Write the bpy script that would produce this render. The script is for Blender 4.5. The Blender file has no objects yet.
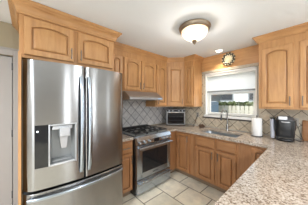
import bpy, bmesh, math, random
from mathutils import Vector, Matrix
random.seed(7)
PI = math.pi
SC = bpy.context.scene
COL = SC.collection

# ------------------------------------------------------------------ camera, world, light, exposure
cam_d = bpy.data.cameras.new('camera')
cam = bpy.data.objects.new('camera', cam_d); COL.objects.link(cam)
cam_d.sensor_width = 36.0
cam_d.lens = 36.0 * 142.0 / 308.0
cam_d.clip_start = 0.05
cam.location = (0, 0, 1.46)
cam.rotation_euler = (PI/2, 0, math.radians(48.1))
cam_d.shift_y = -0.5/308
SC.camera = cam
SC.view_settings.view_transform = 'Standard'
SC.view_settings.look = 'None'
SC.view_settings.gamma = 1.0
SC.view_settings.use_curve_mapping = False
SC.view_settings.exposure = 0.4

world = bpy.data.worlds.new('sky'); SC.world = world; world.use_nodes = True
bg = world.node_tree.nodes['Background']
bg.inputs[0].default_value = (0.82, 0.91, 1.0, 1); bg.inputs[1].default_value = 2.4

def area(name, loc, rot, sx, sy, power, col=(1, 1, 1)):
    l = bpy.data.lights.new(name, 'AREA'); l.shape = 'RECTANGLE'; l.size = sx; l.size_y = sy
    l.energy = power; l.color = col
    o = bpy.data.objects.new(name, l); COL.objects.link(o); o.location = loc; o.rotation_euler = rot
    return o
sun = bpy.data.lights.new('sun', 'SUN'); sun.energy = 3.0; sun.angle = math.radians(2); sun.color = (1, .96, .9)
so = bpy.data.objects.new('sun', sun); COL.objects.link(so); so.rotation_euler = (math.radians(48), 0, math.radians(-8))
# unseen lights added at invented openings, for fridge streaks and room fill
area('added_side_streak_light', (3.05, .45, 1.35), (0, PI/2, 0), 2.0, .24, 9, (.95, .98, 1))
area('added_back_streak_light', (1.36, 3.0, 1.2), (-PI/2, 0, 0), .22, 2.0, 2.5, (.95, .98, 1))
area('added_side_streak_light', (3.05, 2.55, 1.35), (0, PI/2, 0), 2.0, .24, 9, (.95, .98, 1))
area('added_rear_fill_light', (1.65, -2.55, 1.35), (PI/2, 0, 0), 2.2, 2.0, 18, (.97, .98, 1))

# unseen ceiling lamps added behind the camera to even out the light
for _x, _y in ((-.6, -1.5), (1.5, 1.0)):
    _l = bpy.data.lights.new('added_fill_lamp', 'AREA'); _l.shape = 'DISK'; _l.size = .45; _l.energy = 62; _l.color = (.91, .955, 1)
    _o = bpy.data.objects.new('added_fill_lamp', _l); COL.objects.link(_o); _o.location = (_x, _y, 2.36)
# ------------------------------------------------------------------ materials
def mat(name):
    m = bpy.data.materials.new(name); m.use_nodes = True
    nt = m.node_tree
    return m, nt, nt.nodes['Principled BSDF']
def plain(name, col, rough=.5, metal=0.0, **kw):
    m, nt, p = mat(name)
    p.inputs['Base Color'].default_value = (*col, 1); p.inputs['Roughness'].default_value = rough
    p.inputs['Metallic'].default_value = metal
    for k, v in kw.items(): p.inputs[k].default_value = v
    # a little variation so no surface is perfectly flat
    n = nt.nodes.new('ShaderNodeTexNoise'); n.inputs['Scale'].default_value = 40
    mr = nt.nodes.new('ShaderNodeMapRange'); mr.inputs['To Min'].default_value = max(rough-.04, 0); mr.inputs['To Max'].default_value = min(rough+.04, 1)
    nt.links.new(n.outputs['Fac'], mr.inputs['Value']); nt.links.new(mr.outputs[0], p.inputs['Roughness'])
    return m
def coords(nt, scale=(1, 1, 1), rot=(0, 0, 0), loc=(0, 0, 0)):
    t = nt.nodes.new('ShaderNodeTexCoord'); mp = nt.nodes.new('ShaderNodeMapping')
    mp.inputs['Scale'].default_value = scale; mp.inputs['Rotation'].default_value = rot; mp.inputs['Location'].default_value = loc
    nt.links.new(t.outputs['Object'], mp.inputs['Vector'])
    return mp.outputs['Vector']
def noise(nt, vec, scale, detail=4, rough=.55, dist=0):
    n = nt.nodes.new('ShaderNodeTexNoise'); nt.links.new(vec, n.inputs['Vector'])
    n.inputs['Scale'].default_value = scale; n.inputs['Detail'].default_value = detail
    n.inputs['Roughness'].default_value = rough; n.inputs['Distortion'].default_value = dist
    return n.outputs['Fac']
def ramp(nt, fac, stops):
    r = nt.nodes.new('ShaderNodeValToRGB'); nt.links.new(fac, r.inputs['Fac'])
    e = r.color_ramp.elements
    e[0].position, e[0].color = stops[0][0], (*stops[0][1], 1)
    e[1].position, e[1].color = stops[-1][0], (*stops[-1][1], 1)
    for pos, c in stops[1:-1]:
        x = e.new(pos); x.color = (*c, 1)
    return r.outputs['Color']
def bump(nt, p, height, strength=.2, dist=.01):
    b = nt.nodes.new('ShaderNodeBump'); b.inputs['Strength'].default_value = strength; b.inputs['Distance'].default_value = dist
    nt.links.new(height, b.inputs['Height']); nt.links.new(b.outputs['Normal'], p.inputs['Normal'])
def mix(nt, fac, a, b, mode='MIX'):
    m = nt.nodes.new('ShaderNodeMix'); m.data_type = 'RGBA'; m.blend_type = mode
    for sock, v in ((m.inputs[0], fac), (m.inputs[6], a), (m.inputs[7], b)):
        if isinstance(v, (int, float)): sock.default_value = v
        elif isinstance(v, tuple): sock.default_value = (*v, 1)
        else: nt.links.new(v, sock)
    return m.outputs[2]

def wood(name, horizontal=False, dark=1.0, rough=.38, g=1.0):
    m, nt, p = mat(name)
    sc = (2.0, 14, 14) if horizontal else (14, 14, 1.6)
    v = coords(nt, sc)
    a = noise(nt, v, 1.6, 5, .6, .6)
    d = dark
    c = ramp(nt, a, [(.25, (.44*d, .215*d*g, .084*d*g)), (.5, (.55*d, .295*d*g, .122*d*g)), (.75, (.62*d, .355*d*g, .160*d*g))])
    v2 = coords(nt, (1.2, 1.2, .7)); b = noise(nt, v2, 2.5, 2)
    c2 = ramp(nt, b, [(.3, (.86, .84, .80)), (.7, (1.06, 1.05, 1.04))])
    nt.links.new(mix(nt, 1.0, c, c2, 'MULTIPLY'), p.inputs['Base Color'])
    p.inputs['Roughness'].default_value = rough
    bump(nt, p, a, .05, .004)
    return m
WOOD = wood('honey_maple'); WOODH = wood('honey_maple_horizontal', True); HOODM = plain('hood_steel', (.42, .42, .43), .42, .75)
GROOVE = wood('maple_panel'); BASEW = wood('base_maple_shaded', dark=.64, g=.88); BASEH = wood('base_maple_shaded_horizontal', True, dark=.64, g=.88)  # base maple: darker copy, dimmer light on the lower cabinets put into the colour

AROT = .25
def steel(name, col=(.56, .555, .55), rough=.26, aniso=.75):
    m, nt, p = mat(name)
    p.inputs['Metallic'].default_value = 1
    v = coords(nt, (1, 1, 90)); a = noise(nt, v, 8, 3)
    nt.links.new(ramp(nt, a, [(.3, tuple(k*.95 for k in col)), (.7, tuple(min(1, k*1.05) for k in col))]), p.inputs['Base Color'])
    p.inputs['Roughness'].default_value = rough
    p.inputs['Anisotropic'].default_value = aniso
    t = nt.nodes.new('ShaderNodeTangent'); t.direction_type = 'RADIAL'; t.axis = 'Z'
    nt.links.new(t.outputs[0], p.inputs['Tangent']); p.inputs['Anisotropic Rotation'].default_value = AROT
    return m
STEEL = steel('brushed_steel', (.355, .353, .352), .22, .88); STEELR = steel('range_steel', (.45, .51, .585), .24, .6)
CHROME = plain('polished_nickel', (.52, .51, .50), .2, 1)
NICKEL = plain('satin_nickel', (.20, .185, .165), .36, .9)
BRONZE = plain('antique_nickel_rim', (.40, .33, .26), .35, 1)
BLACK = plain('black_enamel', (.012, .012, .013), .3)
BLACKG = plain('black_gloss', (.01, .011, .013), .08)
IRON = plain('cast_iron', (.02, .02, .021), .55)
FAUC = plain('brushed_faucet_nickel', (.30, .29, .28), .25, 1)
RUBBER = plain('black_rubber', (.02, .02, .02), .6)
DGREY = plain('dark_grey_plastic', (.07, .07, .075), .4)
MGREY = plain('mid_grey_plastic', (.26, .27, .27), .35)
SILVER = plain('silver_plastic', (.55, .56, .58), .3, .6)
WHITE = plain('white_vinyl', (.82, .82, .80), .45)
PAPER = plain('paper_towel_white', (.85, .85, .84), .9)
IVORY = plain('outlet_plate', (.42, .40, .36), .4)
CEIL = plain('ceiling_paint', (.85, .89, .94), .9)
WALLP = plain('tan_wall_paint', (.40, .35, .25), .85)
WALLW = plain('off_white_wall_paint', (.50, .48, .45), .85)
WALLR = plain('taupe_wall_paint', (.30, .28, .26), .85)
DOORP = plain('grey_door_paint', (.40, .385, .375), .5)
BLUEG = plain('blue_grey_siding', (.11, .155, .20), .7)
ROOFM = plain('dark_eave', (.10, .11, .12), .7)
SIDING = plain('white_siding', (.55, .56, .57), .7)
GREYTRIM = plain('grey_window_band', (.16, .17, .18), .6)
FENCE = plain('pale_fence_paint', (.44, .41, .33), .7)
LEAF = plain('hedge_leaf', (.10, .125, .04), .6)
PLATE = plain('cream_openwork_ceramic', (.82, .72, .50), .4)
PLATED = plain('dark_metal_beads', (.05, .04, .03), .4)
BROWN = plain('brown_woven', (.14, .08, .05), .8)
RED = plain('red_mark', (.5, .05, .03), .4)

def emit(name, col, s):
    m, nt, p = mat(name)
    p.inputs['Base Color'].default_value = (*col, 1)
    p.inputs['Emission Color'].default_value = (*col, 1); p.inputs['Emission Strength'].default_value = s
    p.inputs['Roughness'].default_value = .3
    return m
LAMPGLASS = emit('lit_alabaster_glass', (1, .86, .66), .7)
_nt = LAMPGLASS.node_tree; _t = _nt.nodes.new('ShaderNodeBsdfTransparent'); _m = _nt.nodes.new('ShaderNodeMixShader'); _m.inputs[0].default_value = .45
_nt.links.new(_nt.nodes['Principled BSDF'].outputs[0], _m.inputs[1]); _nt.links.new(_t.outputs[0], _m.inputs[2]); _nt.links.new(_m.outputs[0], _nt.nodes['Material Output'].inputs[0])
SPOTLENS = emit('lit_spot_lens', (1, .93, .82), 14)
ICON = emit('lit_dispenser_icon', (.9, .95, 1), 2.0)

def glass(name, tint=(1, 1, 1), rough=0.0):
    m = bpy.data.materials.new(name); m.use_nodes = True; nt = m.node_tree; nt.nodes.clear()
    out = nt.nodes.new('ShaderNodeOutputMaterial'); t = nt.nodes.new('ShaderNodeBsdfTransparent'); g = nt.nodes.new('ShaderNodeBsdfGlossy')
    t.inputs[0].default_value = (*tint, 1); g.inputs['Roughness'].default_value = .02
    mx = nt.nodes.new('ShaderNodeMixShader'); mx.inputs[0].default_value = .06
    nt.links.new(t.outputs[0], mx.inputs[1]); nt.links.new(g.outputs[0], mx.inputs[2]); nt.links.new(mx.outputs[0], out.inputs[0])
    return m
GLASS = glass('window_glass')
TANK = plain('smoky_water_tank', (.50, .52, .60), .12, 0, Alpha=.85)

def granite():
    m, nt, p = mat('speckled_granite')
    v = coords(nt)
    big = noise(nt, v, 9, 3, .55)
    c = ramp(nt, big, [(.3, (.41, .355, .30)), (.7, (.52, .465, .405))])
    f = noise(nt, v, 85, 2, .7)
    c = mix(nt, 1.0, c, ramp(nt, f, [(.36, (.30, .24, .20)), (.46, (.86, .81, .76)), (.60, (1.12, 1.11, 1.10))]), 'MULTIPLY')
    f2 = noise(nt, v, 34, 3, .7)
    c = mix(nt, 1.0, c, ramp(nt, f2, [(.34, (.52, .44, .38)), (.47, (1, 1, 1)), (.68, (1.12, 1.12, 1.14))]), 'MULTIPLY')
    nt.links.new(c, p.inputs['Base Color']); p.inputs['Roughness'].default_value = .14
    return m
GRANITE = granite()

def tiles(name, size, cols, grout, rot=0, offset=0.0, rough=.45, plane='XY', loc=(0, 0, 0), mortar=.004, mottle=18):
    m, nt, p = mat(name)
    t = nt.nodes.new('ShaderNodeTexCoord')
    sx = nt.nodes.new('ShaderNodeSeparateXYZ'); nt.links.new(t.outputs['Object'], sx.inputs[0])
    cx = nt.nodes.new('ShaderNodeCombineXYZ')
    a, b = {'XY': ('X', 'Y'), 'XZ': ('X', 'Z'), 'YZ': ('Y', 'Z')}[plane]
    nt.links.new(sx.outputs[a], cx.inputs['X']); nt.links.new(sx.outputs[b], cx.inputs['Y'])
    mp = nt.nodes.new('ShaderNodeMapping'); mp.inputs['Rotation'].default_value = (0, 0, rot); mp.inputs['Location'].default_value = loc
    nt.links.new(cx.outputs[0], mp.inputs['Vector'])
    br = nt.nodes.new('ShaderNodeTexBrick'); nt.links.new(mp.outputs[0], br.inputs['Vector'])
    br.offset = offset; br.squash = 1; br.inputs['Scale'].default_value = 1
    br.inputs['Brick Width'].default_value = size; br.inputs['Row Height'].default_value = size
    br.inputs['Mortar Size'].default_value = mortar; br.inputs['Mortar Smooth'].default_value = .15
    br.inputs['Color1'].default_value = (*cols[0], 1); br.inputs['Color2'].default_value = (*cols[1], 1)
    br.inputs['Mortar'].default_value = (*grout, 1)
    n = noise(nt, t.outputs['Object'], mottle, 5, .6)
    mt = ramp(nt, n, [(.3, (.78, .78, .78)), (.7, (1.15, 1.13, 1.1))])
    nt.links.new(mix(nt, 1.0, br.outputs['Color'], mt, 'MULTIPLY'), p.inputs['Base Color'])
    p.inputs['Roughness'].default_value = rough
    inv = nt.nodes.new('ShaderNodeMath'); inv.operation = 'SUBTRACT'; inv.inputs[0].default_value = 1; nt.links.new(br.outputs['Fac'], inv.inputs[1])
    bump(nt, p, inv.outputs[0], .35, .003)
    return m
FLOORT = tiles('beige_floor_tile', .41, ((.72, .67, .55), (.78, .73, .61)), (.13, .105, .075), 0, .5, .35, 'XY', (1.41+.41*4, -1.25+.41*8, 0), .007, 6)
TILEL = tiles('grey_diagonal_wall_tile', .152, ((.50, .50, .51), (.60, .59, .585)), (.09, .09, .10), PI/4, 0, .4, 'YZ', (0, 0, 0), .005)
TILEB = tiles('beige_diagonal_wall_tile', .145, ((.52, .46, .36), (.60, .53, .42)), (.10, .075, .06), PI/4, 0, .45, 'XZ', (0, 0, 0), .004)

# ------------------------------------------------------------------ mesh helpers
def bx(bm, x0, x1, y0, y1, z0, z1, bev=0.0):
    vs = [bm.verts.new((x, y, z)) for x in (x0, x1) for y in (y0, y1) for z in (z0, z1)]
    fs = [(0, 1, 3, 2), (4, 6, 7, 5), (0, 4, 5, 1), (2, 3, 7, 6), (0, 2, 6, 4), (1, 5, 7, 3)]
    faces = [bm.faces.new([vs[i] for i in f]) for f in fs]
    if bev:
        es = list({e for f in faces for e in f.edges})
        bmesh.ops.bevel(bm, geom=es, offset=bev, segments=2, affect='EDGES', profile=.5)
def tube(bm, pts, r, n=10, cap=True):
    pts = [Vector(p) for p in pts]; rings = []
    rs = r if isinstance(r, (list, tuple)) else [r]*len(pts)
    ref = None
    for i, p in enumerate(pts):
        d = (pts[min(i+1, len(pts)-1)] - pts[max(i-1, 0)]).normalized()
        if ref is None:
            ref = Vector((0, 0, 1)) if abs(d.z) < .9 else Vector((1, 0, 0))
        a = d.cross(ref).normalized(); b = a.cross(d).normalized(); ref = b
        rings.append([bm.verts.new(p + a*math.cos(2*PI*k/n)*rs[i] + b*math.sin(2*PI*k/n)*rs[i]) for k in range(n)])
    for A, B in zip(rings, rings[1:]):
        for k in range(n): bm.faces.new((A[k], A[(k+1) % n], B[(k+1) % n], B[k]))
    if cap: bm.faces.new(rings[0][::-1]); bm.faces.new(rings[-1])
def lathe(bm, prof, c=(0, 0, 0), n=32):
    rings = []
    for r, z in prof:
        if r < 1e-5: rings.append([bm.verts.new((c[0], c[1], c[2]+z))])
        else: rings.append([bm.verts.new((c[0]+r*math.cos(2*PI*k/n), c[1]+r*math.sin(2*PI*k/n), c[2]+z)) for k in range(n)])
    for A, B in zip(rings, rings[1:]):
        for k in range(n):
            if len(A) == 1 and len(B) == 1: continue
            if len(A) == 1: bm.faces.new((A[0], B[(k+1) % n], B[k]))
            elif len(B) == 1: bm.faces.new((A[k], A[(k+1) % n], B[0]))
            else: bm.faces.new((A[k], A[(k+1) % n], B[(k+1) % n], B[k]))
def prism(bm, pts, axis, a0, a1):
    """closed polygon pts in the plane normal to axis, extruded a0..a1"""
    def P(u, v, a): return {'x': (a, u, v), 'y': (u, a, v), 'z': (u, v, a)}[axis]
    A = [bm.verts.new(P(u, v, a0)) for u, v in pts]; Bv = [bm.verts.new(P(u, v, a1)) for u, v in pts]
    n = len(pts)
    for i in range(n): bm.faces.new((A[i], A[(i+1) % n], Bv[(i+1) % n], Bv[i]))
    bm.faces.new(A[::-1]); bm.faces.new(Bv)
def obj(name, bm, m, parent=None, smooth=None):
    bmesh.ops.recalc_face_normals(bm, faces=bm.faces)
    me = bpy.data.meshes.new(name); bm.to_mesh(me); bm.free()
    me.materials.append(m)
    if smooth:
        for pl in me.polygons: pl.use_smooth = True
        try: me.set_sharp_from_angle(angle=math.radians(smooth))
        except Exception: pass
    o = bpy.data.objects.new(name, me); COL.objects.link(o)
    if parent: o.parent = parent
    return o
def box(name, dims, m, parent=None, bev=0.0, smooth=None):
    bm = bmesh.new(); bx(bm, *dims, bev); return obj(name, bm, m, parent, smooth)
def tag(o, label, cat, group=None, kind=None):
    o['label'] = label; o['category'] = cat
    if group: o['group'] = group
    if kind: o['kind'] = kind
    return o
def thing(name, label, cat, loc=(0, 0, 0), rz=0, group=None):
    o = bpy.data.objects.new(name, None); COL.objects.link(o); o.location = loc; o.rotation_euler = (0, 0, rz)
    o.empty_display_size = .1
    return tag(o, label, cat, group)
def struct(o): o['kind'] = 'structure'; return o

def sweep(bm, path, prof, pre=None, post=None):
    """mitred moulding: path of (x,y); prof (out,z), out is to the RIGHT of travel"""
    P = [Vector(p) for p in path]; n = len(P)
    rings = []
    for i in range(n):
        d0 = (P[i]-P[i-1]).normalized() if i > 0 else (Vector(pre).normalized() if pre else None)
        d1 = (P[i+1]-P[i]).normalized() if i < n-1 else (Vector(post).normalized() if post else None)
        if d0 is None: d0 = d1
        if d1 is None: d1 = d0
        n0 = Vector((d0.y, -d0.x)); n1 = Vector((d1.y, -d1.x))
        mt = (n0+n1); mt = mt/max(mt.length_squared, 1e-6)*2
        rings.append([bm.verts.new((P[i].x+mt.x*o, P[i].y+mt.y*o, z)) for o, z in prof])
    k = len(prof)
    for A, B in zip(rings, rings[1:]):
        for j in range(k): bm.faces.new((A[j], A[(j+1) % k], B[(j+1) % k], B[j]))
    bm.faces.new(rings[0][::-1]); bm.faces.new(rings[-1])
CROWN = [(.001, 2.345), (.012, 2.345), (.014, 2.358), (.020, 2.362), (.026, 2.375), (.038, 2.392), (.050, 2.402), (.052, 2.412), (.064, 2.418), (.068, 2.428), (.068, 2.437), (.001, 2.437)]
BIGCROWN = [(.001, 2.315), (.016, 2.315), (.018, 2.333), (.024, 2.337), (.028, 2.356), (.036, 2.374), (.050, 2.388), (.056, 2.392), (.058, 2.402), (.072, 2.411), (.080, 2.421), (.080, 2.437), (.001, 2.437)]

# ------------------------------------------------------------------ room
XL, YB, ZC = -2.52, 2.95, 2.44
XR, YR = 3.0, -2.5
struct(box('floor', (XL-.1, XR+.1, YR-.1, YB+.1, -.06, 0), FLOORT))
struct(box('ceiling', (XL-.1, XR+.1, YR-.1, YB+.12, ZC, ZC+.15), CEIL))
# left wall with a doorway
D0, D1, DZ = -.95, -.127, 2.04
bm = bmesh.new(); bx(bm, XL-.12, XL, D1, YB, 0, ZC); bx(bm, XL-.12, XL, YR, D0, 0, ZC); bx(bm, XL-.12, XL, D0, D1, DZ, ZC)
wl = struct(obj('wall_left', bm, WALLP))
# back wall with window opening, plus an unseen slot added for a fridge streak
W0, W1, WZ0, WZ1 = -1.575, -.635, 1.185, 2.075
bm = bmesh.new(); bx(bm, XL-.12, W0, YB, YB+.16, 0, ZC); bx(bm, W1, 1.22, YB, YB+.16, 0, ZC); bx(bm, 1.50, XR+.1, YB, YB+.16, 0, ZC); bx(bm, 1.22, 1.50, YB, YB+.16, 0, .15); bx(bm, 1.22, 1.50, YB, YB+.16, 2.25, ZC); bx(bm, W0, W1, YB, YB+.16, 0, WZ0); bx(bm, W0, W1, YB, YB+.16, WZ1, ZC)
wb = struct(obj('wall_back', bm, WALLW))
# right and rear walls; their unseen window openings are added for the light
bm = bmesh.new(); y = YR
RW = [(.30, .60), (2.40, 2.70)]
for a, b in RW:
    bx(bm, XR, XR+.1, y, a, 0, ZC); bx(bm, XR, XR+.1, a, b, 0, .3); bx(bm, XR, XR+.1, a, b, 2.4, ZC); y = b
bx(bm, XR, XR+.1, y, YB, 0, ZC); struct(obj('wall_right', bm, WALLR))
bm = bmesh.new(); bx(bm, XL, .5, YR-.1, YR, 0, ZC); bx(bm, 2.8, XR, YR-.1, YR, 0, ZC); bx(bm, .5, 2.8, YR-.1, YR, 0, .3); bx(bm, .5, 2.8, YR-.1, YR, 2.4, ZC)
struct(obj('wall_rear', bm, WALLW))
# tile backsplashes lie on the walls
bm = bmesh.new(); bx(bm, XL, XL+.01, .95, YB, .93, 1.70); obj('tile_backsplash', bm, TILEL, wl)
bm = bmesh.new(); bx(bm, XL+.01, W0-.025, YB-.01, YB, .93, 2.10); bx(bm, W1+.025, .9, YB-.01, YB, .93, 1.70); bx(bm, W0-.025, W1+.025, YB-.01, YB, .93, 1.135)
obj('tile_backsplash', bm, TILEB, wb)
BAND = tiles('mottled_stone_trim', .30, ((.58, .53, .44), (.50, .45, .37)), (.3, .26, .2), 0, 0, .5, 'XZ', (0, 0, 0), .002, 55)
bm = bmesh.new(); bx(bm, W0-.03, W1+.03, YB-.026, YB, 2.082, 2.132, .003); bx(bm, W1+.027, W1+.055, YB-.02, YB-.0105, 1.16, 2.081, .003); bx(bm, W0-.055, W0-.027, YB-.02, YB-.0105, 1.16, 2.081, .003); obj('stone_trim', bm, BAND, wb)
DARKLINER = plain('dark_brown_liner_tile', (.06, .045, .04), .4)
bm = bmesh.new(); bx(bm, -1.64, -.55, YB-.028, YB-.011, 1.112, 1.140, .004); obj('liner_tile', bm, DARKLINER, wb)

# door and casing in the left wall
dr = struct(box('door_1', (XL-.05, XL-.012, D0+.015, D1-.008, .01, DZ-.015), DOORP, bev=.002))
bm = bmesh.new()
for z0, z1 in ((.25, .95), (1.1, 1.92)):
    for y0, y1 in ((D0+.12, D0+.36), (D0+.46, D1-.12)):
        bx(bm, XL-.013, XL-.006, y0, y1, z0, z1, .004)
obj('door_panel', bm, DOORP, dr)
bm = bmesh.new()
for z in (.25, 1.02, 1.86):
    tube(bm, [(XL-.004, D1-.004, z), (XL-.004, D1-.004, z+.09)], .007, 8); bx(bm, XL-.012, XL-.008, D1-.014, D1-.006, z, z+.09)
obj('hinge', bm, DGREY, dr)
bm = bmesh.new()
prof = lambda a0, a1: [(0, a0), (.012, a0), (.018, a0+(a1-a0)*.3), (.018, a0+(a1-a0)*.85), (.010, a1), (0, a1)]
bx(bm, XL, XL+.016, D1, D1+.060, 0, DZ+.07, .003); bx(bm, XL, XL+.022, D1+.045, D1+.066, 0, DZ+.09, .003)
bx(bm, XL, XL+.016, D0-.07, D0, 0, DZ+.07, .003); bx(bm, XL, XL+.016, D0, D1, DZ, DZ+.07, .003); bx(bm, XL, XL+.024, D0-.08, D1+.045, DZ+.07, DZ+.09, .003)
bx(bm, XL-.118, XL-.055, D1-.04, D1, 0, DZ); bx(bm, XL-.118, XL-.055, D0, D0+.04, 0, DZ); bx(bm, XL-.118, XL-.055, D0+.04, D1-.04, DZ-.04, DZ)
struct(obj('trim_1', bm, DOORP))
struct(box('baseboard_rear', (XL, .5, YR, YR+.012, 0, .1), WHITE))

# kitchen window
bm = bmesh.new()
bx(bm, W0, W0+.02, YB-.018, YB+.15, WZ0, WZ1); bx(bm, W1-.02, W1, YB-.018, YB+.15, WZ0, WZ1); bx(bm, W0, W1, YB-.018, YB+.15, WZ1-.02, WZ1)
bx(bm, W0-.025, W1+.025, YB-.04, YB+.15, WZ0-.045, WZ0+.0, .004)
win = struct(obj('window_1', bm, WHITE))
for i, (z0, z1, yy) in enumerate(((WZ0, 1.66, YB+.075), (1.62, WZ1-.02, YB+.115))):
    bm = bmesh.new(); a, b, s = W0+.02, W1-.02, .052
    bx(bm, a, a+s, yy, yy+.035, z0, z1, .004); bx(bm, b-s, b, yy, yy+.035, z0, z1, .004)
    bx(bm, a+s, b-s, yy, yy+.035, z0, z0+s, .004); bx(bm, a+s, b-s, yy, yy+.035, z1-s+.01, z1, .004)
    sash = obj('sash', bm, WHITE, win)
    box('pane', (a+s, b-s, yy+.016, yy+.020, z0+s, z1-s+.01), GLASS, sash)
for i, (a, b) in enumerate(RW):  # frames of the unseen right wall windows added for fridge streaks
    bm = bmesh.new()
    for d in ((a, a+.03, .3, 2.4), (b-.03, b, .3, 2.4), (a, b, .3, .33), (a, b, 2.37, 2.4)): bx(bm, XR+.02, XR+.06, *d)
    struct(obj('window_%d' % (i+2), bm, WHITE))
bm = bmesh.new()
for x in (.5, 1.63, 2.76): bx(bm, x, x+.04, YR-.08, YR-.03, .3, 2.4)
bx(bm, .5, 2.8, YR-.08, YR-.03, .3, .34); bx(bm, .5, 2.8, YR-.08, YR-.03, 2.36, 2.4); struct(obj('window_4', bm, WHITE))  # frame of the unseen rear window added for fill light
bm = bmesh.new()
for d in ((1.22, 1.24, .15, 2.25), (1.48, 1.50, .15, 2.25), (1.24, 1.48, .15, .17), (1.24, 1.48, 2.23, 2.25)): bx(bm, d[0], d[1], YB+.01, YB+.04, d[2], d[3])
struct(obj('window_5', bm, WHITE))  # frame of the unseen slot added for a fridge streak

# ------------------------------------------------------------------ cabinets
def outline(x0, x1, z0, z1, arch, y, bm, n=14):
    pts = [(x0, z0), ((x0+x1)/2, z0), (x1, z0), (x1, (z0+z1)/2)]
    for k in range(n+1):
        t = k/n; s = math.sin(PI*t)
        pts.append((x1+(x0-x1)*t, z1-arch+arch*s**.85 if arch else z1))
    pts.append((x0, (z0+z1)/2))
    return [bm.verts.new((x, y, z)) for x, z in pts]
def ringfaces(bm, rings):
    for A, B in zip(rings, rings[1:]):
        n = len(A)
        for k in range(n): bm.faces.new((A[k], A[(k+1) % n], B[(k+1) % n], B[k]))
def pull(bm, x, z, vertical=True, L=.10, y=-.028):
    """bar pull centred at x,z"""
    if vertical:
        tube(bm, [(x, y-.028, z-L/2-.012), (x, y-.028, z+L/2+.012)], .0058, 8)
        for s in (-1, 1): tube(bm, [(x, y, z+s*L*.40), (x, y-.026, z+s*L*.40)], .005, 8)
    else:
        tube(bm, [(x-L/2-.012, y-.028, z), (x+L/2+.012, y-.028, z)], .0058, 8)
        for s in (-1, 1): tube(bm, [(x+s*L*.40, y, z), (x+s*L*.40, y-.026, z)], .005, 8)
def door(parent, x0, x1, z0, z1, arch=.04, handle=None, st=.058, wm=None, pm=None, name='door'):
    """raised panel door in the cabinet's frame, front at y=-.021"""
    wm = wm or WOOD; pm = pm or GROOVE
    st = min(st, (x1-x0)*.24)
    bm = bmesh.new()
    R = [outline(x0, x1, z0, z1, 0, -.001, bm), outline(x0, x1, z0, z1, 0, -.022, bm), outline(x0+.006, x1-.006, z0+.006, z1-.006, 0, -.028, bm)]
    i = st-.006
    R += [outline(x0+i, x1-i, z0+i, z1-i, arch, -.028, bm), outline(x0+st, x1-st, z0+st, z1-st, arch, -.024, bm), outline(x0+st, x1-st, z0+st, z1-st, arch, -.0015, bm)]
    ringfaces(bm, R); bm.faces.new(R[0][::-1])
    d = obj(name, bm, wm, parent, 30)
    bm = bmesh.new(); a = st+.001; w = min(.026, (x1-x0)*.12)
    R = [outline(x0+a, x1-a, z0+a, z1-a, arch, -.0015, bm), outline(x0+a+.010, x1-a-.010, z0+a+.010, z1-a-.010, arch, -.0020, bm), outline(x0+a+.012, x1-a-.012, z0+a+.012, z1-a-.012, arch, -.017, bm),
         outline(x0+a+w, x1-a-w, z0+a+w, z1-a-w, arch, -.026, bm)]
    ringfaces(bm, R); bm.faces.new(R[-1])
    obj('raised_panel', bm, pm, d, 30)
    if handle:
        bm = bmesh.new(); pull(bm, *handle); h = obj('handle', bm, NICKEL, d, 40); h['label'] = 'satin nickel bar pull'
    return d
def drawer(parent, x0, x1, z0, z1, wm=None, handle=False):
    wm = wm or BASEH
    bm = bmesh.new(); R = []
    for ins, y in ((0, -.001), (0, -.020), (.010, -.028)): R.append(outline(x0+ins, x1-ins, z0+ins, z1-ins, 0, y, bm))
    ringfaces(bm, R); bm.faces.new(R[-1]); bm.faces.new(R[0][::-1])
    d = obj('drawer', bm, wm, parent, 30)
    if handle:
        bm = bmesh.new(); pull(bm, (x0+x1)/2, (z0+z1)/2, False); obj('handle', bm, NICKEL, d, 40)
    return d
def body(parent, w, dep, z0, z1, m=None):
    return box('cabinet_body', (.0, w, 0, dep, z0, z1), m or WOOD, parent, .0012)
R90 = PI/2
UB = 1.36
def crown(parent, path, prof=CROWN, pre=None, post=None):
    inv = (Matrix.Translation(parent.location) @ Matrix.Rotation(parent.rotation_euler.z, 4, 'Z')).inverted()
    bm = bmesh.new(); sweep(bm, path, prof, pre, post)
    bmesh.ops.transform(bm, matrix=inv, verts=bm.verts)
    return obj('crown_molding', bm, WOODH, parent, 25)

# cabinet over the fridge, with its tall side panel
FX = -1.885
c = thing('wall_cabinet', 'deep two-door maple cabinet with crown molding above the stainless fridge', 'cabinet', (FX, -.054, 0), R90)
box('cabinet_body', (0, .984, 0, .63, 1.895, 2.437), WOOD, c, .0012)
box('side_panel', (0, .020, -.215, .63, 0, 1.894), WOOD, c, .001)
door(c, .035, .468, 1.925, 2.295, .032, (.438, 2.01), wm=WOOD)
door(c, .508, .948, 1.925, 2.295, .032, (.538, 2.01), wm=WOOD)
crown(c, [(XL+.003, -.054), (FX, -.054), (FX, .930), (-2.115, .930)], BIGCROWN)
# left run
LX = -2.185
g = (2.24)
c = thing('wall_cabinet', 'narrow maple wall cabinet with arched door between the fridge cabinet and hood cabinet', 'cabinet', (LX, .932, 0), R90)
body(c, .302, .33, UB, 2.437); door(c, .085, .288, UB+.03, g, .022, (.265, 1.47))
crown(c, [(LX, .932), (LX, 1.234)], CROWN)
c = thing('wall_cabinet', 'short two-door maple wall cabinet directly above the range hood', 'cabinet', (LX, 1.236, 0), R90)
body(c, .764, .33, 1.655, 2.437); door(c, .015, .372, 1.675, g, .035, (.342, 1.76)); door(c, .392, .749, 1.675, g, .035, (.422, 1.76))
crown(c, [(LX, 1.236), (LX, 2.0)], CROWN)
c = thing('wall_cabinet', 'single-door maple wall cabinet right of the range hood, beside the corner', 'cabinet', (LX, 2.002, 0), R90)
body(c, .338, .33, UB, 2.437); door(c, .02, .315, UB+.03, g, .03, (.045, 1.47))
crown(c, [(LX, 2.002), (LX, 2.34)], CROWN, post=(.707, .707))
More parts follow.
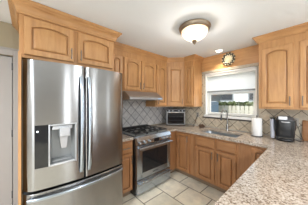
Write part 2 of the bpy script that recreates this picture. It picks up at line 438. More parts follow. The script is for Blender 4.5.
# diagonal corner
A = Vector((LX, 2.342)); Bp = Vector((-1.905, 2.622)); W = (Bp-A).length
c = thing('corner_wall_cabinet', 'diagonal maple corner wall cabinet above the toaster oven', 'cabinet', (A.x, A.y, 0), PI/4)
bm = bmesh.new(); inv = (Matrix.Translation(c.location) @ Matrix.Rotation(PI/4, 4, 'Z')).inverted()
prism(bm, [(A.x, A.y), (Bp.x, Bp.y), (Bp.x, YB-.012), (XL+.012, YB-.012), (XL+.012, A.y)], 'z', UB, 2.437)
bmesh.ops.transform(bm, matrix=inv, verts=bm.verts); obj('cabinet_body', bm, WOOD, c)
door(c, .028, W-.028, UB+.03, g, 0.0, (W-.055, 1.47))
crown(c, [tuple(A), tuple(Bp)], CROWN, pre=(0, 1), post=(1, 0))
c = thing('wall_cabinet', 'slim maple wall cabinet left of the kitchen window', 'cabinet', (-1.903, 2.622, 0), 0)
body(c, .243, .315, UB, 2.437); door(c, .03, .213, UB+.03, g, .0, None)
crown(c, [(-1.903, 2.622), (-1.66, 2.622), (-1.66, 2.936)], CROWN, pre=(.707, .707))
# right of the window
c = thing('wall_cabinet', 'wide two-door maple wall cabinet right of window, above the coffee maker', 'cabinet', (-.543, 2.622, 0), 0)
body(c, .813, .315, UB, 2.437)
door(c, .042, .376, UB+.025, g, .035, (.346, 1.475), st=.055); door(c, .436, .770, UB+.025, g, .035, (.462, 1.475), st=.055)
crown(c, [(-.543, 2.936), (-.543, 2.622), (.27, 2.622)], CROWN)

# wood panel over the window
vp = box('valance_panel', (-1.658, -.545, YB-.025, YB-.001, 2.127, 2.437), WOODH, None, .001)
tag(vp, 'honey wood panel above the kitchen window, reaching up to the ceiling', 'wood panel')

# base cabinets
BXF, BYF = -1.865, 2.285
def toe(c, x0, x1, dep=.55): box('toe_kick', (x0, x1, .07, dep, 0, .099), TOE, c)
TOE = plain('brown_toe_kick', (.22, .155, .10), .6)
c = thing('base_cabinet', 'narrow base cabinet with drawer squeezed between fridge and range', 'cabinet', (BXF, .96, 0), R90)
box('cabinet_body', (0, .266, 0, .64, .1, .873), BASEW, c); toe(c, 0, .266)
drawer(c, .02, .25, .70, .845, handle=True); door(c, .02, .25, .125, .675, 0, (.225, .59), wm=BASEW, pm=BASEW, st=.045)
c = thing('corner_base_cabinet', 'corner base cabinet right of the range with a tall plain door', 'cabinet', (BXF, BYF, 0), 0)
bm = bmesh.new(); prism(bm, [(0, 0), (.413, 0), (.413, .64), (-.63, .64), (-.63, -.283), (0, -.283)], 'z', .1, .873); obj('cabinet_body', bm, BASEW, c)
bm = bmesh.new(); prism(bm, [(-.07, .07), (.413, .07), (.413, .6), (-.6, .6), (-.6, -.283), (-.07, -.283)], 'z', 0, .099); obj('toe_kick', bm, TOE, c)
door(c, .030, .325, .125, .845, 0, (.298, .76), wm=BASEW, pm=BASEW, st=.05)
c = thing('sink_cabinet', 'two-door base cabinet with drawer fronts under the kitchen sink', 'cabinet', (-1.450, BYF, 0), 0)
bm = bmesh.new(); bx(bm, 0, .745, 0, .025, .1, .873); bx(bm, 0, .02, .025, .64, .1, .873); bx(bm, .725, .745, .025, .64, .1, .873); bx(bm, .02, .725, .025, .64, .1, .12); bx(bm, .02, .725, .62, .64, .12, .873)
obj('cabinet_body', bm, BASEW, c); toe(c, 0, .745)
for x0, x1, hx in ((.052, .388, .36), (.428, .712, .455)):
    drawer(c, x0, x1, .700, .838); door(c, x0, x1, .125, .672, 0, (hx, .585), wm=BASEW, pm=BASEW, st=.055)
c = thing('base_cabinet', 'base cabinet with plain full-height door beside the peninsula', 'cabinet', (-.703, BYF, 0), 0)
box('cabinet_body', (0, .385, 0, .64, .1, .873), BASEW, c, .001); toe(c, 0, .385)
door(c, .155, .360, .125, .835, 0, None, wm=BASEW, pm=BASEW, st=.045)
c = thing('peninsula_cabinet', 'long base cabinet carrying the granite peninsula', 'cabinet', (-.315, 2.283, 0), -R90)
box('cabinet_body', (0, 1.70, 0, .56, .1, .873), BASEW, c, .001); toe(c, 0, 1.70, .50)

# countertops (continuous L with peninsula; sink cut-out)
SX0, SX1, SY0, SY1 = -1.40, -.775, 2.375, 2.765
def slab(bm, cells, xs, ys, z0, z1):
    idx = {}
    def V(x, y, z):
        k = (x, y, z)
        if k not in idx: idx[k] = bm.verts.new(k)
        return idx[k]
    for i in range(len(xs)-1):
        for j in range(len(ys)-1):
            if not cells(i, j): continue
            a, b, c_, d = xs[i], xs[i+1], ys[j], ys[j+1]
            bm.faces.new((V(a, c_, z1), V(b, c_, z1), V(b, d, z1), V(a, d, z1)))
            bm.faces.new((V(a, c_, z0), V(a, d, z0), V(b, d, z0), V(b, c_, z0)))
            for di, dj, p, q in ((-1, 0, (a, c_), (a, d)), (1, 0, (b, d), (b, c_)), (0, -1, (b, c_), (a, c_)), (0, 1, (a, d), (b, d))):
                ii, jj = i+di, j+dj
                if not (0 <= ii < len(xs)-1 and 0 <= jj < len(ys)-1 and cells(ii, jj)):
                    bm.faces.new((V(*p, z0), V(*q, z0), V(*q, z1), V(*p, z1)))
xs = [XL+.012, -1.84, SX0, SX1, -.35, .34]; ys = [.48, 2.0, 2.255, SY0, SY1, YB-.012]
def cells(i, j):
    if i == 4: return True
    if j == 0: return False
    if j == 1: return i == 0
    if i == 2 and j == 3: return False
    return True
bm = bmesh.new(); slab(bm, cells, xs, ys, .877, .915)
es = [e for e in bm.edges if len(e.link_faces) == 2 and abs(e.verts[0].co.z-.915) < 1e-4 and abs(e.verts[1].co.z-.915) < 1e-4 and e.calc_face_angle(0) > .5]
bmesh.ops.bevel(bm, geom=es, offset=.006, segments=3, affect='EDGES')
ct = obj('countertop', bm, GRANITE, None, 40); tag(ct, 'speckled beige granite countertop running under the window and along the peninsula', 'countertop')
ct = box('countertop', (XL+.012, -1.84, .958, 1.228, .877, .915), GRANITE, None, .004); tag(ct, 'small piece of granite countertop between the fridge and range', 'countertop')

# sink
s = thing('kitchen_sink', 'stainless undermount sink set in granite below the window', 'sink', ((SX0+SX1)/2, (SY0+SY1)/2, .876))
hw, hd = (SX1-SX0)/2+.004, (SY1-SY0)/2+.004
bm = bmesh.new()
def rr(w, d, z, r=.05, n=5):
    out = []
    for cx, cy, a0 in ((w-r, d-r, 0), (-w+r, d-r, 90), (-w+r, -d+r, 180), (w-r, -d+r, 270)):
        for k in range(n+1):
            t = math.radians(a0+90*k/n); out.append(bm.verts.new((cx+r*math.cos(t), cy+r*math.sin(t), z)))
    return out
R = [rr(hw+.015, hd+.015, -.001), rr(hw, hd, -.001), rr(hw-.006, hd-.006, -.02), rr(hw-.02, hd-.02, -.17), rr(hw-.05, hd-.05, -.19)]
ringfaces(bm, R); bm.faces.new(R[-1]); obj('basin', bm, plain('sink_steel', (.30, .33, .36), .3, 1), s, 50)
bm = bmesh.new(); lathe(bm, [(.0, -.186), (.035, -.186), (.045, -.188), (.045, -.1895)], n=20); obj('drain', bm, CHROME, s, 40)

# faucet
fz = .916
s = thing('faucet', 'gooseneck pull-down kitchen faucet standing behind the sink', 'faucet', (-1.075, 2.83, fz))
bm = bmesh.new(); lathe(bm, [(0, 0), (.030, 0), (.030, .006), (.022, .02), (.019, .06), (.019, .12), (.013, .13)], n=20)
pts = [(0, 0, .12)] + [(0, 0, z) for z in (.2, .28, .32)]
for k in range(1, 13):
    a = PI*k/12*1.05; pts.append((-.003*k, -.085+.085*math.cos(a), .32+.085*math.sin(a)))
tube(bm, pts, .0125, 12); obj('spout', bm, FAUC, s, 50)
e = Vector(pts[-1]); bm = bmesh.new(); tube(bm, [e, e+Vector((-.004, -.004, -.06)), e+Vector((-.006, -.006, -.10))], [.014, .017, .018], 12); obj('spray_head', bm, DGREY, s, 50)
bm = bmesh.new(); tube(bm, [(.015, 0, .08), (.045, -.01, .085), (.095, -.03, .11)], [.009, .007, .006], 8); obj('lever', bm, CHROME, s, 50)

# ------------------------------------------------------------------ fridge
FY0, FY1, FZ = -.028, .952, 1.835
YC, HWF = (FY0+FY1)/2, (FY1-FY0)/2
XE = -1.652
def fx(y):
    t = (y-YC)/HWF
    v = XE + .055*(1-t*t)
    return v
def curved(bm, y0, y1, z0, z1, thick=.075, hole=None, rl=.085, rr_=.05, xo=0, ny=14):
    ysl = [y0+(y1-y0)*k/ny for k in range(ny+1)]
    ysl += [y0+rl*t for t in (.03, .08, .16, .28, .42, .6, .8)] + [y1-rr_*t for t in (.06, .2, .45, .8)]
    zs = [z0, z0+.004, z1-.004, z1]
    if hole: ysl += [hole[0], hole[1]]; zs += [hole[2], hole[3]]
    ysl = sorted(set(round(v, 5) for v in ysl)); zs = sorted(set(zs))
    def X(y, z):
        x = fx(y)+xo
        for r, d in ((rl, y-y0), (rr_, y1-y)):
            if d < r: x -= r*(1-math.sqrt(max(0, 1-(1-d/r)**2)))
        if z in (z0, z1): x -= .004
        return x
    G = [[bm.verts.new((X(y, z), y, z)) for z in zs] for y in ysl]
    xb = XE-thick
    Bk = {}
    for i, y in enumerate(ysl):
        for j, z in enumerate(zs):
            if i in (0, len(ysl)-1) or j in (0, len(zs)-1): Bk[i, j] = bm.verts.new((xb, y, z))
    for i in range(len(ysl)-1):
        for j in range(len(zs)-1):
            if hole and hole[0]-1e-4 <= ysl[i] and ysl[i+1] <= hole[1]+1e-4 and hole[2]-1e-6 <= zs[j] and zs[j+1] <= hole[3]+1e-6: continue
            bm.faces.new((G[i][j], G[i+1][j], G[i+1][j+1], G[i][j+1]))
    n, m_ = len(ysl)-1, len(zs)-1
    for i in range(n):
        bm.faces.new((G[i][0], Bk[i, 0], Bk[i+1, 0], G[i+1][0])); bm.faces.new((G[i][m_], G[i+1][m_], Bk[i+1, m_], Bk[i, m_]))
    for j in range(m_):
        bm.faces.new((G[0][j], G[0][j+1], Bk[0, j+1], Bk[0, j])); bm.faces.new((G[n][j], Bk[n, j], Bk[n, j+1], G[n][j+1]))
    bm.faces.new((Bk[0, 0], Bk[0, m_], Bk[n, m_], Bk[n, 0]))
fr = thing('refrigerator', 'stainless french-door refrigerator with ice dispenser and bottom freezer drawer', 'refrigerator', (0, 0, 0))
FSIDE = plain('grey_fridge_side', (.16, .155, .15), .4, .5)
box('fridge_body', (-2.47, XE-.078, FY0+.006, FY1-.006, .03, 1.80), FSIDE, fr, .004)
for ya in (FY0+.02, FY1-.12): box('hinge_cover', (XE-.20, XE-.08, ya, ya+.10, 1.801, 1.83), DGREY, fr, .004)
box('base_grille', (XE-.12, XE-.03, FY0+.02, FY1-.02, .0, .055), DGREY, fr)
YG = .458
HO = (.052, .378, .865, 1.250)
bm = bmesh.new(); curved(bm, FY0, YG-.006, .668, FZ, hole=HO, rr_=.010)
fd = obj('fridge_door', bm, STEEL, fr, 35)
bm = bmesh.new(); curved(bm, YG+.006, FY1, .668, FZ, rl=.010)
fd2 = obj('fridge_door', bm, STEEL, fr, 35)
bm = bmesh.new(); curved(bm, FY0, FY1, .065, .644)
fz_ = obj('freezer_drawer', bm, STEEL, fr, 35)
box('door_gasket', (XE-.077, XE-.035, FY0+.01, FY1-.01, .6445, .6675), RUBBER, fr)
# dispenser: dark control strip left, grey alcove right
bm = bmesh.new()
y0, y1, z0, z1 = HO
xf = lambda y: fx(y)
prism(bm, [(xf(y0)-.030, y0), (xf(y0)-.001, y0), (xf((y0+.148)/2)+.001, (y0+.148)/2), (xf(.148)-.001, .148), (xf(.148)-.03, .148)], 'z', z0, z1)
obj('control_panel', bm, BLACKG, fd)
for zz in (1.215, ):
    bm = bmesh.new(); tube(bm, [(xf(.072)+.0005, .072, 1.195), (xf(.072)+.0035, .072, 1.195)], .007, 12); obj('lit_icon', bm, ICON, fd)
bm = bmesh.new()
ya, yb = .150, y1
xi = -1.700
def shell(bm, ya, yb, z0, z1, xfa, xfb, xi):
    o = [bm.verts.new(p) for p in ((xfa, ya, z0), (xfb, yb, z0), (xfb, yb, z1), (xfa, ya, z1))]
    q = [bm.verts.new(p) for p in ((xi, ya+.02, z0+.03), (xi, yb-.02, z0+.03), (xi, yb-.02, z1-.01), (xi, ya+.02, z1-.01))]
    for k in range(4): bm.faces.new((o[k], o[(k+1) % 4], q[(k+1) % 4], q[k]))
    bm.faces.new(q)
shell(bm, ya+.010, yb-.008, z0+.012, z1-.012, xf(ya)-.004, xf(yb)-.004, xi)
obj('dispenser_alcove', bm, MGREY, fd)
bm = bmesh.new()
for a in ((ya, ya+.012, z0, z1), (yb-.012, yb, z0, z1), (ya+.012, yb-.012, z0, z0+.016), (ya+.012, yb-.012, z1-.012, z1)):
    bx(bm, xf((a[0]+a[1])/2)-.012, xf((a[0]+a[1])/2)+.004, *a, .002)
obj('dispenser_frame', bm, SILVER, fd)
bm = bmesh.new(); bx(bm, xi+.004, -1.632, ya+.03, yb-.03, 1.195, 1.232, .004); bx(bm, xi+.01, -1.605, .235, .325, 1.125, 1.215, .006); obj('dispenser_nozzle', bm, SILVER, fd)
bm = bmesh.new(); prism(bm, [(.245, 1.115), (.315, 1.115), (.305, 1.02), (.300, 1.00), (.260, 1.00), (.255, 1.02)], 'x', xi+.012, xi+.03); obj('dispenser_paddle', bm, SILVER, fd)
bm = bmesh.new(); bx(bm, xi+.006, -1.630, ya+.03, yb-.03, z0+.028, z0+.038, .002)
for k in range(7): bx(bm, xi+.012+k*.008, xi+.016+k*.008, ya+.04, yb-.04, z0+.038, z0+.041)
obj('drip_tray', bm, MGREY, fd)
# door handles, tall and bowed
for yy, par in ((YG-.038, fd), (YG+.038, fd2)):
    bm = bmesh.new(); n = 18; sec = []
    for k in range(n+1):
        t = k/n; z = .745+(1.725-.745)*t
        off = .012 + .048*math.sin(PI*t)**.45
        w = .017
        x = fx(yy)+off
        sec.append([bm.verts.new((x+dx, yy+dy, z)) for dx, dy in ((-.012, -w), (-.004, -w-.002), (.004, -w), (.009, -w*.5), (.010, 0), (.009, w*.5), (.004, w), (-.004, w+.002), (-.012, w))])
    ringfaces(bm, sec); bm.faces.new(sec[0][::-1]); bm.faces.new(sec[-1])
    for z in (.765, 1.705): bx(bm, fx(yy)-.004, fx(yy)+.03, yy-.010, yy+.010, z-.012, z+.012, .003)
    h = obj('handle', bm, STEELR, par, 50); h['label'] = 'tall bowed steel door handle'
bm = bmesh.new(); sec = []; n = 24
for k in range(n+1):
    t = k/n; y = FY0+.03+(FY1-FY0-.06)*t; off = .008+.030*math.sin(PI*t)**.4
    sec.append([bm.verts.new((fx(y)+off+dx, y, .600+dz)) for dx, dz in ((-.012, -.014), (.004, -.014), (.010, -.006), (.010, .008), (.004, .014), (-.012, .014))])
ringfaces(bm, sec); bm.faces.new(sec[0][::-1]); bm.faces.new(sec[-1])
for y in (FY0+.05, FY1-.05): bx(bm, fx(y)-.003, fx(y)+.03, y-.012, y+.012, .590, .610, .003)
obj('handle', bm, STEELR, fz_, 50)

# ------------------------------------------------------------------ range
RY0, RY1 = 1.236, 1.992
rg = thing('gas_range', 'stainless gas range with black cast iron grates and glass oven door', 'range', (0, 0, 0))
RXF = -1.785
box('range_body', (-2.47, RXF-.03, RY0, RY1, .02, .895), BLACK, rg, .003)
ct_ = bmesh.new(); bx(ct_, -2.47, RXF-.012, RY0, RY1, .896, .920, .004); obj('cooktop', ct_, STEELR, rg, 40)
box('burner_tray', (-2.40, RXF-.035, RY0+.02, RY1-.02, .9205, .924), MGREY, rg, .001)
bm = bmesh.new(); prism(bm, [(-2.47, .921), (-2.405, .921), (-2.42, .955), (-2.47, .965)], 'y', RY0, RY1); obj('rear_vent', bm, BLACK, rg)
# control panel, slanted
bm = bmesh.new(); prism(bm, [(RXF-.029, .895), (RXF-.010, .917), (RXF+.004, .915), (RXF+.036, .862), (RXF+.036, .800), (RXF+.010, .792), (RXF-.029, .792)], 'y', RY0, RY1)
cp = obj('control_panel', bm, STEELR, rg, 30)
bm = bmesh.new(); bx(bm, RXF+.0365, RXF+.040, 1.575, 1.690, .805, .858, .001); obj('display', bm, BLACKG, cp)
for yk in (1.290, 1.385, 1.480, 1.785, 1.865, 1.945):
    bm = bmesh.new(); z = .832
    def ringx(x, r, n=18): return [bm.verts.new((x, yk+r*math.cos(2*PI*k/n), z+r*math.sin(2*PI*k/n))) for k in range(n)]
    R = [ringx(RXF+.0365, .024), ringx(RXF+.045, .024), ringx(RXF+.046, .019), ringx(RXF+.068, .017), ringx(RXF+.071, .014)]
    ringfaces(bm, R); bm.faces.new(R[-1]); bm.faces.new(R[0][::-1]); bx(bm, RXF+.070, RXF+.0755, yk-.003, yk+.003, z-.014, z+.014)
    obj('knob', bm, CHROME if yk != 1.385 else CHROME, cp, 40)
# oven door with a window
bm = bmesh.new(); X0, X1 = RXF-.028, RXF+.022
wy0, wy1, wz0, wz1 = RY0+.105, RY1-.085, .355, .690
dz0, dz1 = .265, .785
bx(bm, X0, X1, RY0+.004, wy0, dz0, dz1, .003); bx(bm, X0, X1, wy1, RY1-.004, dz0, dz1, .003)
bx(bm, X0, X1, wy0, wy1, dz0, wz0, .0); bx(bm, X0, X1, wy0, wy1, wz1, dz1, .0)
od = obj('oven_door', bm, STEELR, rg, 30)
box('window', (X0+.01, X1-.004, wy0, wy1, wz0, wz1), BLACKG, od)
box('nameplate', (X1, X1+.0015, 1.56, 1.68, .305, .322), DGREY, od)
def barh(zc, xo, y0, y1, par, r=.013):
    bm = bmesh.new(); tube(bm, [(RXF+xo, y0, zc), (RXF+xo, y1, zc)], r, 14)
    for y in (y0+.03, y1-.03): bx(bm, RXF+.0225, RXF+xo, y-.012, y+.012, zc-.010, zc+.010, .002)
    return obj('handle', bm, STEELR, par, 50)
barh(.752, .072, RY0+.01, RY1-.01, od, .015)
bm = bmesh.new(); bx(bm, X0, X1, RY0+.004, RY1-.004, .045, .255, .004); wd = obj('warming_drawer', bm, STEELR, rg, 30)
barh(.212, .060, RY0+.01, RY1-.01, wd, .012)
for y in (RY0+.05, RY1-.05):
    for x in (-2.4, RXF-.08): bm = bmesh.new(); tube(bm, [(x, y, 0), (x, y, .02)], .018, 10); obj('foot', bm, BLACK, rg)
# burners and grates
for (x, y, r) in ((-2.24, 1.40, .045), (-1.98, 1.40, .055), (-2.11, 1.614, .06), (-2.24, 1.83, .045), (-1.98, 1.83, .05)):
    bm = bmesh.new(); lathe(bm, [(r, 0), (r, .008), (r*.8, .012), (r*.8, .018), (r*.7, .022), (0, .023)], (x, y, .9245), 20); obj('burner', bm, IRON, rg, 40)
for k in range(3):
    a = RY0+.025+k*.237; b = a+.228
    bm = bmesh.new(); z0, z1 = .950, .965; x0, x1 = -2.395, RXF-.045
    for yy in (a, b-.012): bx(bm, x0, x1, yy, yy+.012, z0, z1, .002)
    for xx in (x0, x1-.012, (x0+x1)/2-.006): bx(bm, xx, xx+.012, a+.012, b-.012, z0, z1, .002)
    m_ = (a+b)/2
    bx(bm, x0+.012, x0+.11, m_-.005, m_+.005, z0, z1+.004); bx(bm, x1-.11, x1-.012, m_-.005, m_+.005, z0, z1+.004); bx(bm, (x0+x1)/2-.07, (x0+x1)/2+.07, m_-.005, m_+.005, z0, z1+.004)
    for xx in (x0+.13, x1-.14): bx(bm, xx, xx+.010, a+.012, a+.075, z0, z1+.004); bx(bm, xx, xx+.010, b-.075, b-.012, z0, z1+.004)
    for xx in (x0+.002, x1-.012):
        for yy in (a+.002, b-.012): bx(bm, xx, xx+.010, yy, yy+.010, .9245, z0)
    obj('grate', bm, IRON, rg)

# ------------------------------------------------------------------ hood
hd_ = thing('range_hood', 'slim stainless under-cabinet range hood above the range', 'range hood', (0, 0, 0))
bm = bmesh.new(); prism(bm, [(-2.505, 1.654), (-2.16, 1.654), (-2.14, 1.650), (-1.975, 1.548), (-1.967, 1.540), (-1.967, 1.507), (-1.975, 1.500), (-2.505, 1.500)], 'y', 1.240, 1.996)
obj('hood_shell', bm, HOODM, hd_, 25)
box('grease_filter', (-2.42, -2.03, 1.29, 1.95, 1.494, 1.4995), MGREY, hd_)
bm = bmesh.new(); bx(bm, -1.9665, -1.964, 1.87, 1.96, 1.512, 1.532, .0005); obj('switch_panel', bm, plain('switches_blue_highlight', (.35, .5, .7), .3), hd_)  # hood controls; the blue highlights on them are put into the colour

# ------------------------------------------------------------------ counter things
# toaster oven
t = thing('toaster_oven', 'silver and black countertop toaster oven in the corner under the diagonal cabinet', 'toaster oven', (-2.105, 2.565, .917), PI/4)
toaster = t; w = .215
bm = bmesh.new(); bx(bm, -w, w, .012, .27, .015, .372, .010); obj('oven_case', bm, plain('toaster_case', (.36, .36, .36), .4, .3), t, 40)
bm = bmesh.new(); bx(bm, -w+.004, w-.004, 0, .0115, .020, .314, .003); dd = obj('oven_door', bm, bpy.data.materials['toaster_case'], t)
box('window', (-w+.024, w-.024, -.003, -.0005, .036, .296), BLACKG, dd)
box('control_strip', (-w+.010, w-.010, 0, .0115, .320, .362), BLACKG, t)
bm = bmesh.new(); tube(bm, [(-w+.05, -.03, .300), (w-.05, -.03, .300)], .006, 8)
for x in (-w+.06, w-.06): tube(bm, [(x, -.003, .300), (x, -.03, .300)], .004, 6)
obj('handle', bm, CHROME, dd, 40)
for x in (-.15, -.07, .07, .15):
    bm = bmesh.new(); tube(bm, [(x, 0, .341), (x, -.014, .341)], .013, 12); obj('knob', bm, SILVER, t, 40)
for x in (-.2, .2):
    for y in (.04, .24):
        bm = bmesh.new(); tube(bm, [(x, y, 0), (x, y, .015)], .012, 8); obj('foot', bm, RUBBER, t)
bm = bmesh.new()
for k, zz in enumerate((.12, .20)): bx(bm, -w+.035, w-.035, -.0045, -.0032, zz, zz+.003)
obj('rack', bm, DGREY, dd)

BLK2 = plain('matte_black_plastic', (.004, .004, .0045), .3)
# coffee maker
t = thing('coffee_maker', 'black and silver single-cup coffee maker on the granite below the right cabinet', 'coffee maker', (-.243, 2.625, .917), math.radians(8))
coffee = t; bm = bmesh.new()
def ell(z, w, d, cy, n=28, k=2.6, cx=0):
    out = []
    for i in range(n):
        a = 2*PI*i/n; c_, s_ = math.cos(a), math.sin(a)
        out.append(bm.verts.new((cx+w*math.copysign(abs(c_)**(2/k), c_), cy+d*math.copysign(abs(s_)**(2/k), s_), z)))
    return out
R = [ell(0, .095, .13, .13), ell(.012, .100, .135, .13), ell(.03, .100, .135, .13), ell(.045, .09, .125, .135)]
ringfaces(bm, R); bm.faces.new(R[0][::-1]); bm.faces.new(R[-1]); obj('base', bm, BLK2, t, 50)
bm = bmesh.new(); R = [ell(.0455, .104, .075, .175, k=4), ell(.16, .108, .078, .175, k=4), ell(.1601, .110, .128, .13, k=4), ell(.262, .114, .132, .13, k=4), ell(.290, .110, .126, .13, k=4)]
ringfaces(bm, R); bm.faces.new(R[0][::-1]); bm.faces.new(R[-1]); obj('brewer_body', bm, BLK2, t, 50)
bm = bmesh.new(); R = [ell(.2905, .100, .120, .13), ell(.305, .098, .115, .13), ell(.330, .085, .10, .14), ell(.340, .06, .075, .15)]
ringfaces(bm, R); bm.faces.new(R[0][::-1]); bm.faces.new(R[-1]); obj('lid', bm, DGREY, t, 50)
bm = bmesh.new(); pts = [(.102*math.cos(a), .13-.135*math.sin(a), .287-.02*math.sin(a)) for a in [PI*k/14 for k in range(15)]]; tube(bm, pts, .008, 8); obj('lid_handle', bm, SILVER, t, 50)
bm = bmesh.new(); bx(bm, -.075, .02, .005, .055, .296, .345, .006); obj('display', bm, SILVER, t)
bm = bmesh.new(); R = [ell(.02, .026, .095, .16, cx=-.137), ell(.04, .026, .1, .16, cx=-.137), ell(.295, .030, .1, .16, cx=-.141)]
ringfaces(bm, R); bm.faces.new(R[0][::-1]); bm.faces.new(R[-1]); tk = obj('water_tank', bm, TANK, t, 50)
bm = bmesh.new(); R = [ell(.2952, .031, .104, .16, cx=-.140), ell(.31, .028, .1, .16, cx=-.140)]
ringfaces(bm, R); bm.faces.new(R[0][::-1]); bm.faces.new(R[-1]); obj('tank_lid', bm, BLK2, t, 50)
box('drip_tray', (-.07, .07, .0, .09, .0455, .052), NICKEL, t, .002)
# wall outlets
def cord(bm, par):
    inv = (Matrix.Translation(par.location) @ Matrix.Rotation(par.rotation_euler.z, 4, 'Z')).inverted()
    bmesh.ops.transform(bm, matrix=inv, verts=bm.verts); obj('power_cord', bm, RUBBER, par, 50)
def outlet(x, z, label):
    o = thing('power_outlet', label, 'outlet', (x, YB-.0105, z))
    box('cover_plate', (-.036, .036, -.005, 0, -.058, .058), IVORY, o, .002)
    for s_ in (-.022, .022):
        bm = bmesh.new(); tube(bm, [(0, -.0052, s_), (0, -.0075, s_)], .014, 12)
        obj('socket', bm, DGREY, o)
outlet(-1.76, 1.165, 'wall outlet between the toaster oven and window')
outlet(-.165, 1.165, 'wall outlet right of the coffee maker')
bm = bmesh.new(); tube(bm, [(-.165, 2.930, 1.143), (-.16, 2.905, 1.145), (-.135, 2.88, 1.10), (-.105, 2.83, 1.0), (-.075, 2.79, .925), (-.11, 2.80, .921), (-.17, 2.84, .922), (-.20, 2.865, .935)], .004, 6)
cord(bm, coffee)
bm = bmesh.new(); tube(bm, [(-1.76, 2.930, 1.143), (-1.77, 2.905, 1.12), (-1.80, 2.89, 1.0), (-1.83, 2.85, .925), (-1.72, 2.72, .923), (-1.80, 2.62, .923), (-1.93, 2.77, .926)], .005, 6)
cord(bm, toaster)
# paper towel holder and its roll
t = thing('paper_towel_holder', 'dark upright paper towel holder right of the sink', 'paper towel holder', (-.592, 2.74, .916))
bm = bmesh.new(); lathe(bm, [(0, 0), (.080, 0), (.082, .006), (.075, .012), (0, .012)], n=28); obj('base', bm, DGREY, t, 40)
bm = bmesh.new(); tube(bm, [(0, 0, .012), (0, 0, .305)], .005, 8); lathe(bm, [(0, .305), (.010, .308), (.012, .318), (.006, .328), (0, .330)], n=12); obj('rod', bm, DGREY, t, 40)
bm = bmesh.new(); lathe(bm, [(.02, .0125), (.066, .0125), (.069, .018), (.069, .282), (.066, .288), (.02, .288), (.02, .0125)], (-.592, 2.74, .916), 32)
tag(obj('paper_towel_roll', bm, PAPER, None, 40), 'white roll of paper towels standing upright beside the sink', 'paper towels')
# brown woven dish beside the window
t = thing('trinket_dish', 'small brown wicker dish of pine cones left of the faucet', 'dish', (-1.575, 2.78, .916))
bm = bmesh.new(); prof = [(0, 0), (.045, 0)]
for k in range(5): prof += [(.05+.006*k, .004+k*.008), (.046+.006*k, .008+k*.008)]
prof += [(.066, .04), (.040, .010), (0, .008)]; lathe(bm, prof, n=20); obj('dish_body', bm, BROWN, t, 40)
def cone(name, loc, parent, s=1.0):
    bm = bmesh.new()
    for L in range(7):
        z = L*.0085*s; r = (.027*math.sin(PI*(L+1.2)/8.6))*s
        for k in range(8):
            a = 2*PI*k/8+L*.4
            tube(bm, [(loc[0], loc[1], loc[2]+z), (loc[0]+r*.7*math.cos(a), loc[1]+r*.7*math.sin(a), loc[2]+z+.002), (loc[0]+r*math.cos(a), loc[1]+r*math.sin(a), loc[2]+z+.010*s)], [.006*s, .007*s, .002*s], 5)
    return obj(name, bm, BROWN, parent)
for i, (dx, dy, lab) in enumerate(((-.028, -.015, 'brown pine cone in the wicker dish, left one'), (.028, -.012, 'brown pine cone in the wicker dish, right one'), (0, .026, 'brown pine cone in the wicker dish, rearmost one'))):
    tag(cone('pine_cone', (-1.575+dx, 2.78+dy, .932), None, .95), lab, 'pine cone', 'pine cones in the dish')

# ------------------------------------------------------------------ window shade, medallion
t = thing('window_shade', 'white cellular shade half lowered in the kitchen window', 'shade', (0, 0, 0))
a, b = W0+.024, W1-.024
box('head_rail', (a, b, YB+.0, YB+.055, 2.005, 2.052), WHITE, t, .004)
bm = bmesh.new(); n = 22; zt, zb = 2.005, 1.695; pts = []
for k in range(n*2+1): pts.append((YB+.040 if k % 2 else YB+.022, zt-(zt-zb)*k/(2*n)))
L_ = [[bm.verts.new((x, y, z)) for y, z in pts] for x in (a+.004, b-.004)]
for k in range(len(pts)-1): bm.faces.new((L_[0][k], L_[1][k], L_[1][k+1], L_[0][k+1]))
SHADE, nt, p = mat('shade_fabric'); p.inputs['Base Color'].default_value = (.86, .86, .84, 1); p.inputs['Roughness'].default_value = .9
tr = nt.nodes.new('ShaderNodeBsdfTranslucent'); tr.inputs[0].default_value = (.95, .95, .95, 1); mx = nt.nodes.new('ShaderNodeMixShader'); mx.inputs[0].default_value = .85
nt.links.new(p.outputs[0], mx.inputs[1]); nt.links.new(tr.outputs[0], mx.inputs[2]); nt.links.new(mx.outputs[0], nt.nodes['Material Output'].inputs[0])
obj('pleated_fabric', bm, SHADE, t)
box('bottom_rail', (a+.002, b-.002, YB+.012, YB+.048, 1.668, 1.695), MGREY, t, .004)

t = thing('wall_medallion', 'round openwork cream and dark medallion hung above the window', 'wall decoration', (-1.085, YB-.026, 2.292))
def torus_y(bm, R_, r, y, sx=1, cx=0, cz=0, n=36):
    pts = [(cx+R_*math.cos(2*PI*k/n)*sx, y, cz+R_*math.sin(2*PI*k/n)) for k in range(n+1)]; tube(bm, pts, r, 8, False)
bm = bmesh.new(); tube(bm, [(0, -.001, 0), (0, -.006, 0)], .118, 32); obj('backplate', bm, PLATED, t, 40)
bm = bmesh.new(); torus_y(bm, .112, .009, -.014); torus_y(bm, .060, .010, -.018)
for k in range(12):
    a_ = 2*PI*k/12; torus_y(bm, .026, .0065, -.014, cx=.090*math.cos(a_), cz=.090*math.sin(a_), n=12)
obj('ring', bm, PLATE, t, 60)
bm = bmesh.new()
for k in range(12):
    a_ = 2*PI*k/12+.26; bmesh.ops.create_icosphere(bm, subdivisions=2, radius=.019, matrix=Matrix.Translation((.108*math.cos(a_), -.020, .108*math.sin(a_))))
obj('bead', bm, PLATED, t, 60)['kind'] = 'stuff'
bm = bmesh.new(); tube(bm, [(0, -.001, 0), (0, -.012, 0), (0, -.022, 0)], [.060, .058, .02], 20); obj('center_boss', bm, PLATE, t, 50)

